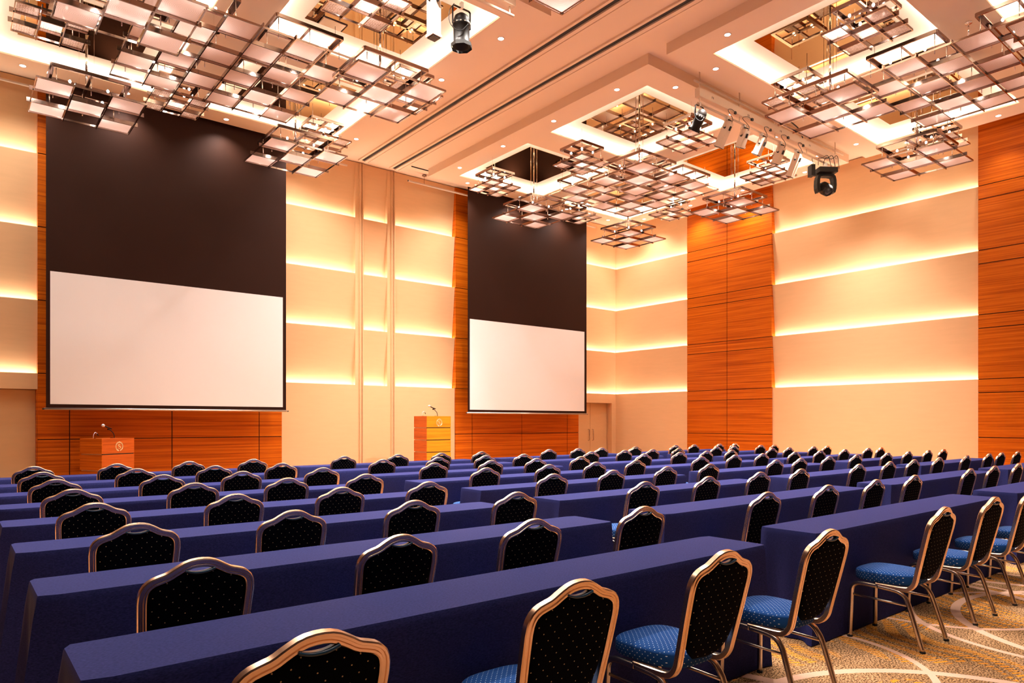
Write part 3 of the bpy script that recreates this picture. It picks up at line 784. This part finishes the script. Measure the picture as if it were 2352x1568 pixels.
def par(x, y, z, rot, label, s=1.0):
    """black par can: domed rear, vented collar, barrel, gel frame, yoke"""
    t = thing('stage_spotlight', label, 'stage light', (x, y, z), 0, 'black stage spotlights')
    R = Matrix.Rotation(rot[1], 4, 'Y') @ Matrix.Rotation(rot[0], 4, 'X')
    Z = Matrix.Translation((0, 0, -.30*s)) @ R
    MB().lathe([(0, .19*s), (.04*s, .185*s), (.085*s, .15*s), (.10*s, .10*s), (.10*s, .075*s), (.112*s, .07*s), (.112*s, .03*s), (.10*s, .02*s), (.098*s, -.16*s), (.115*s, -.19*s), (.115*s, -.21*s), (.09*s, -.215*s), (.085*s, -.12*s), (0, -.12*s)], 20, Z).build('housing', M['black_paint'], t)
    m = MB()
    for i in range(14):
        a = 2*PI*i/14; m.lathe([(0, -.002), (.008*s, -.002), (.008*s, .002), (0, .002)], 6, Z @ Matrix.Rotation(a, 4, 'Z') @ Matrix.Translation((.112*s, 0, .05*s)) @ Matrix.Rotation(PI/2, 4, 'Y'))
    m.build('vent_holes', M['white_paint'], t)
    m = MB(); q = .115*s
    vs = [Z @ Vector(p) for p in [(q*1.15*math.cos(2*PI*i/8+.39), q*1.15*math.sin(2*PI*i/8+.39), zz) for zz in (-.19*s, -.235*s) for i in range(8)]]
    m.add(vs, [(i, (i+1) % 8, (i+1) % 8+8, i+8) for i in range(8)]); m.build('gel_frame', M['black_paint'], t)
    y_ = MB(); y_.sweep([(-.13*s, 0, -.27*s), (-.13*s, 0, -.06*s), (-.11*s, 0, -.045*s), (.11*s, 0, -.045*s), (.13*s, 0, -.06*s), (.13*s, 0, -.27*s)], [(-.014*s, -.003), (.014*s, -.003), (.014*s, .003), (-.014*s, .003)], n0=(0, 1, 0), smooth=False)
    y_.build('yoke', M['black_paint'], t)
    MB().box(-.02, .02, -.03, .03, -.05*s, .03).build('clamp', M['alu'], t)
    MB().tube(smooth_path([(-.12*s, -.02, -.04*s), (-.20*s, -.03, -.15*s), (-.2*s, -.03, -.32*s), (-.09*s, -.10*s, -.42*s), (.02*s, -.11*s, -.28*s)], 2), .006, 6).build('cable', M['black_cable'], t)
def profile(x, y, z, rot, length, label):
    """white profile spot: square body, lens tube, knobs, yoke"""
    t = thing('stage_spotlight', label, 'stage light', (x, y, z), rot[2], 'white stage spotlights')
    Z = Matrix.Translation((0, 0, -.20)) @ Matrix.Rotation(rot[0], 4, 'X')
    L_ = length
    m = MB(); hw = .075
    def bxm(x0, x1, y0, y1, z0, z1, mm):
        vs = [Z @ Vector((a, b, c)) for c in (z0, z1) for b in (y0, y1) for a in (x0, x1)]
        mm.add(vs, [(0, 2, 3, 1), (4, 5, 7, 6), (0, 1, 5, 4), (2, 6, 7, 3), (0, 4, 6, 2), (1, 3, 7, 5)])
    bxm(-hw, hw, -hw, hw, -L_+.10, .10, m); bxm(-hw*.8, hw*.8, -hw*.8, hw*.8, .10, .13, m); bxm(-hw*1.15, hw*1.15, -hw*1.15, hw*1.15, -L_+.06, -L_+.10, m)
    m.build('housing', M['white_paint'], t)
    m = MB(); bxm(-hw*.9, hw*.9, -hw*.9, hw*.9, -L_+.045, -L_+.06, m); m.build('lens', M['glass_lens'], t)
    m = MB()
    for sx in (-1, 1): m.lathe([(0, 0), (.026, 0), (.026, .02), (0, .02)], 10, Z @ Matrix.Translation((sx*(hw+(.0 if sx > 0 else .02)), 0, -.02)) @ Matrix.Rotation(PI/2, 4, 'Y'))
    m.build('knob', M['black_paint'], t)
    m = MB(); bxm(-.018, .018, -hw-.03, -hw, -.05, .04, m); bxm(-.05, .05, -.02, .02, .13, .16, m); m.build('plug_box', M['black_cable'], t)
    y_ = MB(); y_.sweep([(-.10, 0, -.22), (-.10, 0, -.05), (-.08, 0, -.035), (.08, 0, -.035), (.10, 0, -.05), (.10, 0, -.22)], [(-.012, -.003), (.012, -.003), (.012, .003), (-.012, .003)], n0=(0, 1, 0), smooth=False)
    y_.build('yoke', M['white_paint'], t)
    MB().lathe([(.0, -.04), (.045, -.035), (.045, .03), (0, .035)], 12, Matrix.Rotation(PI/2, 4, 'Y')).build('clamp', M['alu'], t)
    a = rnd.uniform(-.2, .2)
    MB().tube(smooth_path([(0, -.09, -.16), (.04, -.14, -.05), (-.10+a, -.10, .10), (.16+a, -.08, .20), (.30+a, -.08, .16)], 2), .006, 6).build('cable', M['black_cable'], t)
    MB().box(.28+a, .34+a, -.10, -.06, .135, .185).build('plug', M['black_cable'], t)
    return t
par(12.12, 8.8, ZP, (.62, 0), 'black cylindrical stage spotlight at the left end of the right lighting bar', 1.05)
W_ = 'cream box-shaped stage spotlight on the right lighting bar, %s from its black spotlight'
for q, (x, L_, rx_, rz_) in enumerate(((13.1, .48, .50, .1), (13.75, .32, .45, -.1), (14.45, .32, .5, .1), (15.25, .34, .45, 0), (16.0, .48, .42, .1))):
    pf = profile(x, 8.8, ZP-.03, (rx_, 0, rz_), L_, W_ % ORD[q])
    if q == 0:      # added lamp, source unseen, washes the wall behind the taller lectern
        ld = bpy.data.lights.new('added_wash_lamp', 'SPOT'); ld.energy = 1500; ld.color = (.95, .97, 1.0); ld.spot_size = math.radians(40); ld.spot_blend = 1; ld.shadow_soft_size = .08
        lo = bpy.data.objects.new('added_wash_lamp', ld); C.objects.link(lo); lo.location = (13.05, 9.15, 7.45)
        lo.rotation_euler = (Vector((10.0, 17.9, .9))-Vector(lo.location)).to_track_quat('-Z', 'Y').to_euler()
profile(5.62, 8.8, 7.98, (.0, 0, .1), .62, 'long cream stage spotlight at the top edge beside the black one')
par(6.12, 8.8, 7.90, (0.0, .0), 'black cylindrical stage spotlight at the top edge, centre left', 1.25)
# moving head
t = thing('moving_head_light', 'large black moving-head stage light at the right end of the lighting bar', 'stage light', (17.4, 8.8, ZP-.03), -.6); t.scale = (1.25, 1.25, 1.25)
MB().box(-.19, .19, -.15, .15, -.20, -.10).build('base', M['black_paint'], t)
y_ = MB(); y_.sweep(smooth_path([(-.15, 0, -.58), (-.18, 0, -.48), (-.17, 0, -.28), (-.12, 0, -.23), (.12, 0, -.23), (.17, 0, -.28), (.18, 0, -.48), (.15, 0, -.58)], 1), [(-.07, -.03), (.07, -.03), (.07, .03), (-.07, .03)], n0=(0, 1, 0), smooth=False); y_.build('yoke', M['black_paint'], t)
Z = Matrix.Translation((0, 0, -.50)) @ Matrix.Rotation(-.9, 4, 'X')
hd = MB().lathe([(0, .16), (.07, .155), (.11, .12), (.125, .05), (.125, -.06), (.11, -.13), (.095, -.16), (.08, -.15), (0, -.15)], 8, Z, smooth=False).build('head', M['black_paint'], t)
MB().lathe([(0, -.152), (.075, -.152), (.075, -.149), (0, -.149)], 16, Z).build('lens', M['glass_lens'], hd)
MB().box(-.03, .03, -.03, .03, -.10, .03).build('clamp', M['alu'], t)
MB().box(-.34, -.26, -.10, .06, -.26, -.04).build('power_box', M['black_paint'], t)
for q in range(3):
    MB().tube(smooth_path([(-.30+.1*q, -.1, -.06), (-.36+.15*q, -.12, .12), (-.15+.12*q, -.1, .05), (.02+.1*q, -.08, .2), (.1+.08*q, -.06, -.1)], 2), .006, 6).build('cable', M['black_cable'], t)
# strapped cable lying over the bar
o = MB().tube(smooth_path([(15.4, 8.68, 8.62), (15.7, 8.68, 8.58), (15.95, 8.70, 8.55), (16.1, 8.70, 8.38)], 2), .014, 8).build('cable', M['black_cable'])
tag(o, 'short thick black cable draped over the upper pipe of the lighting bar', 'cable')
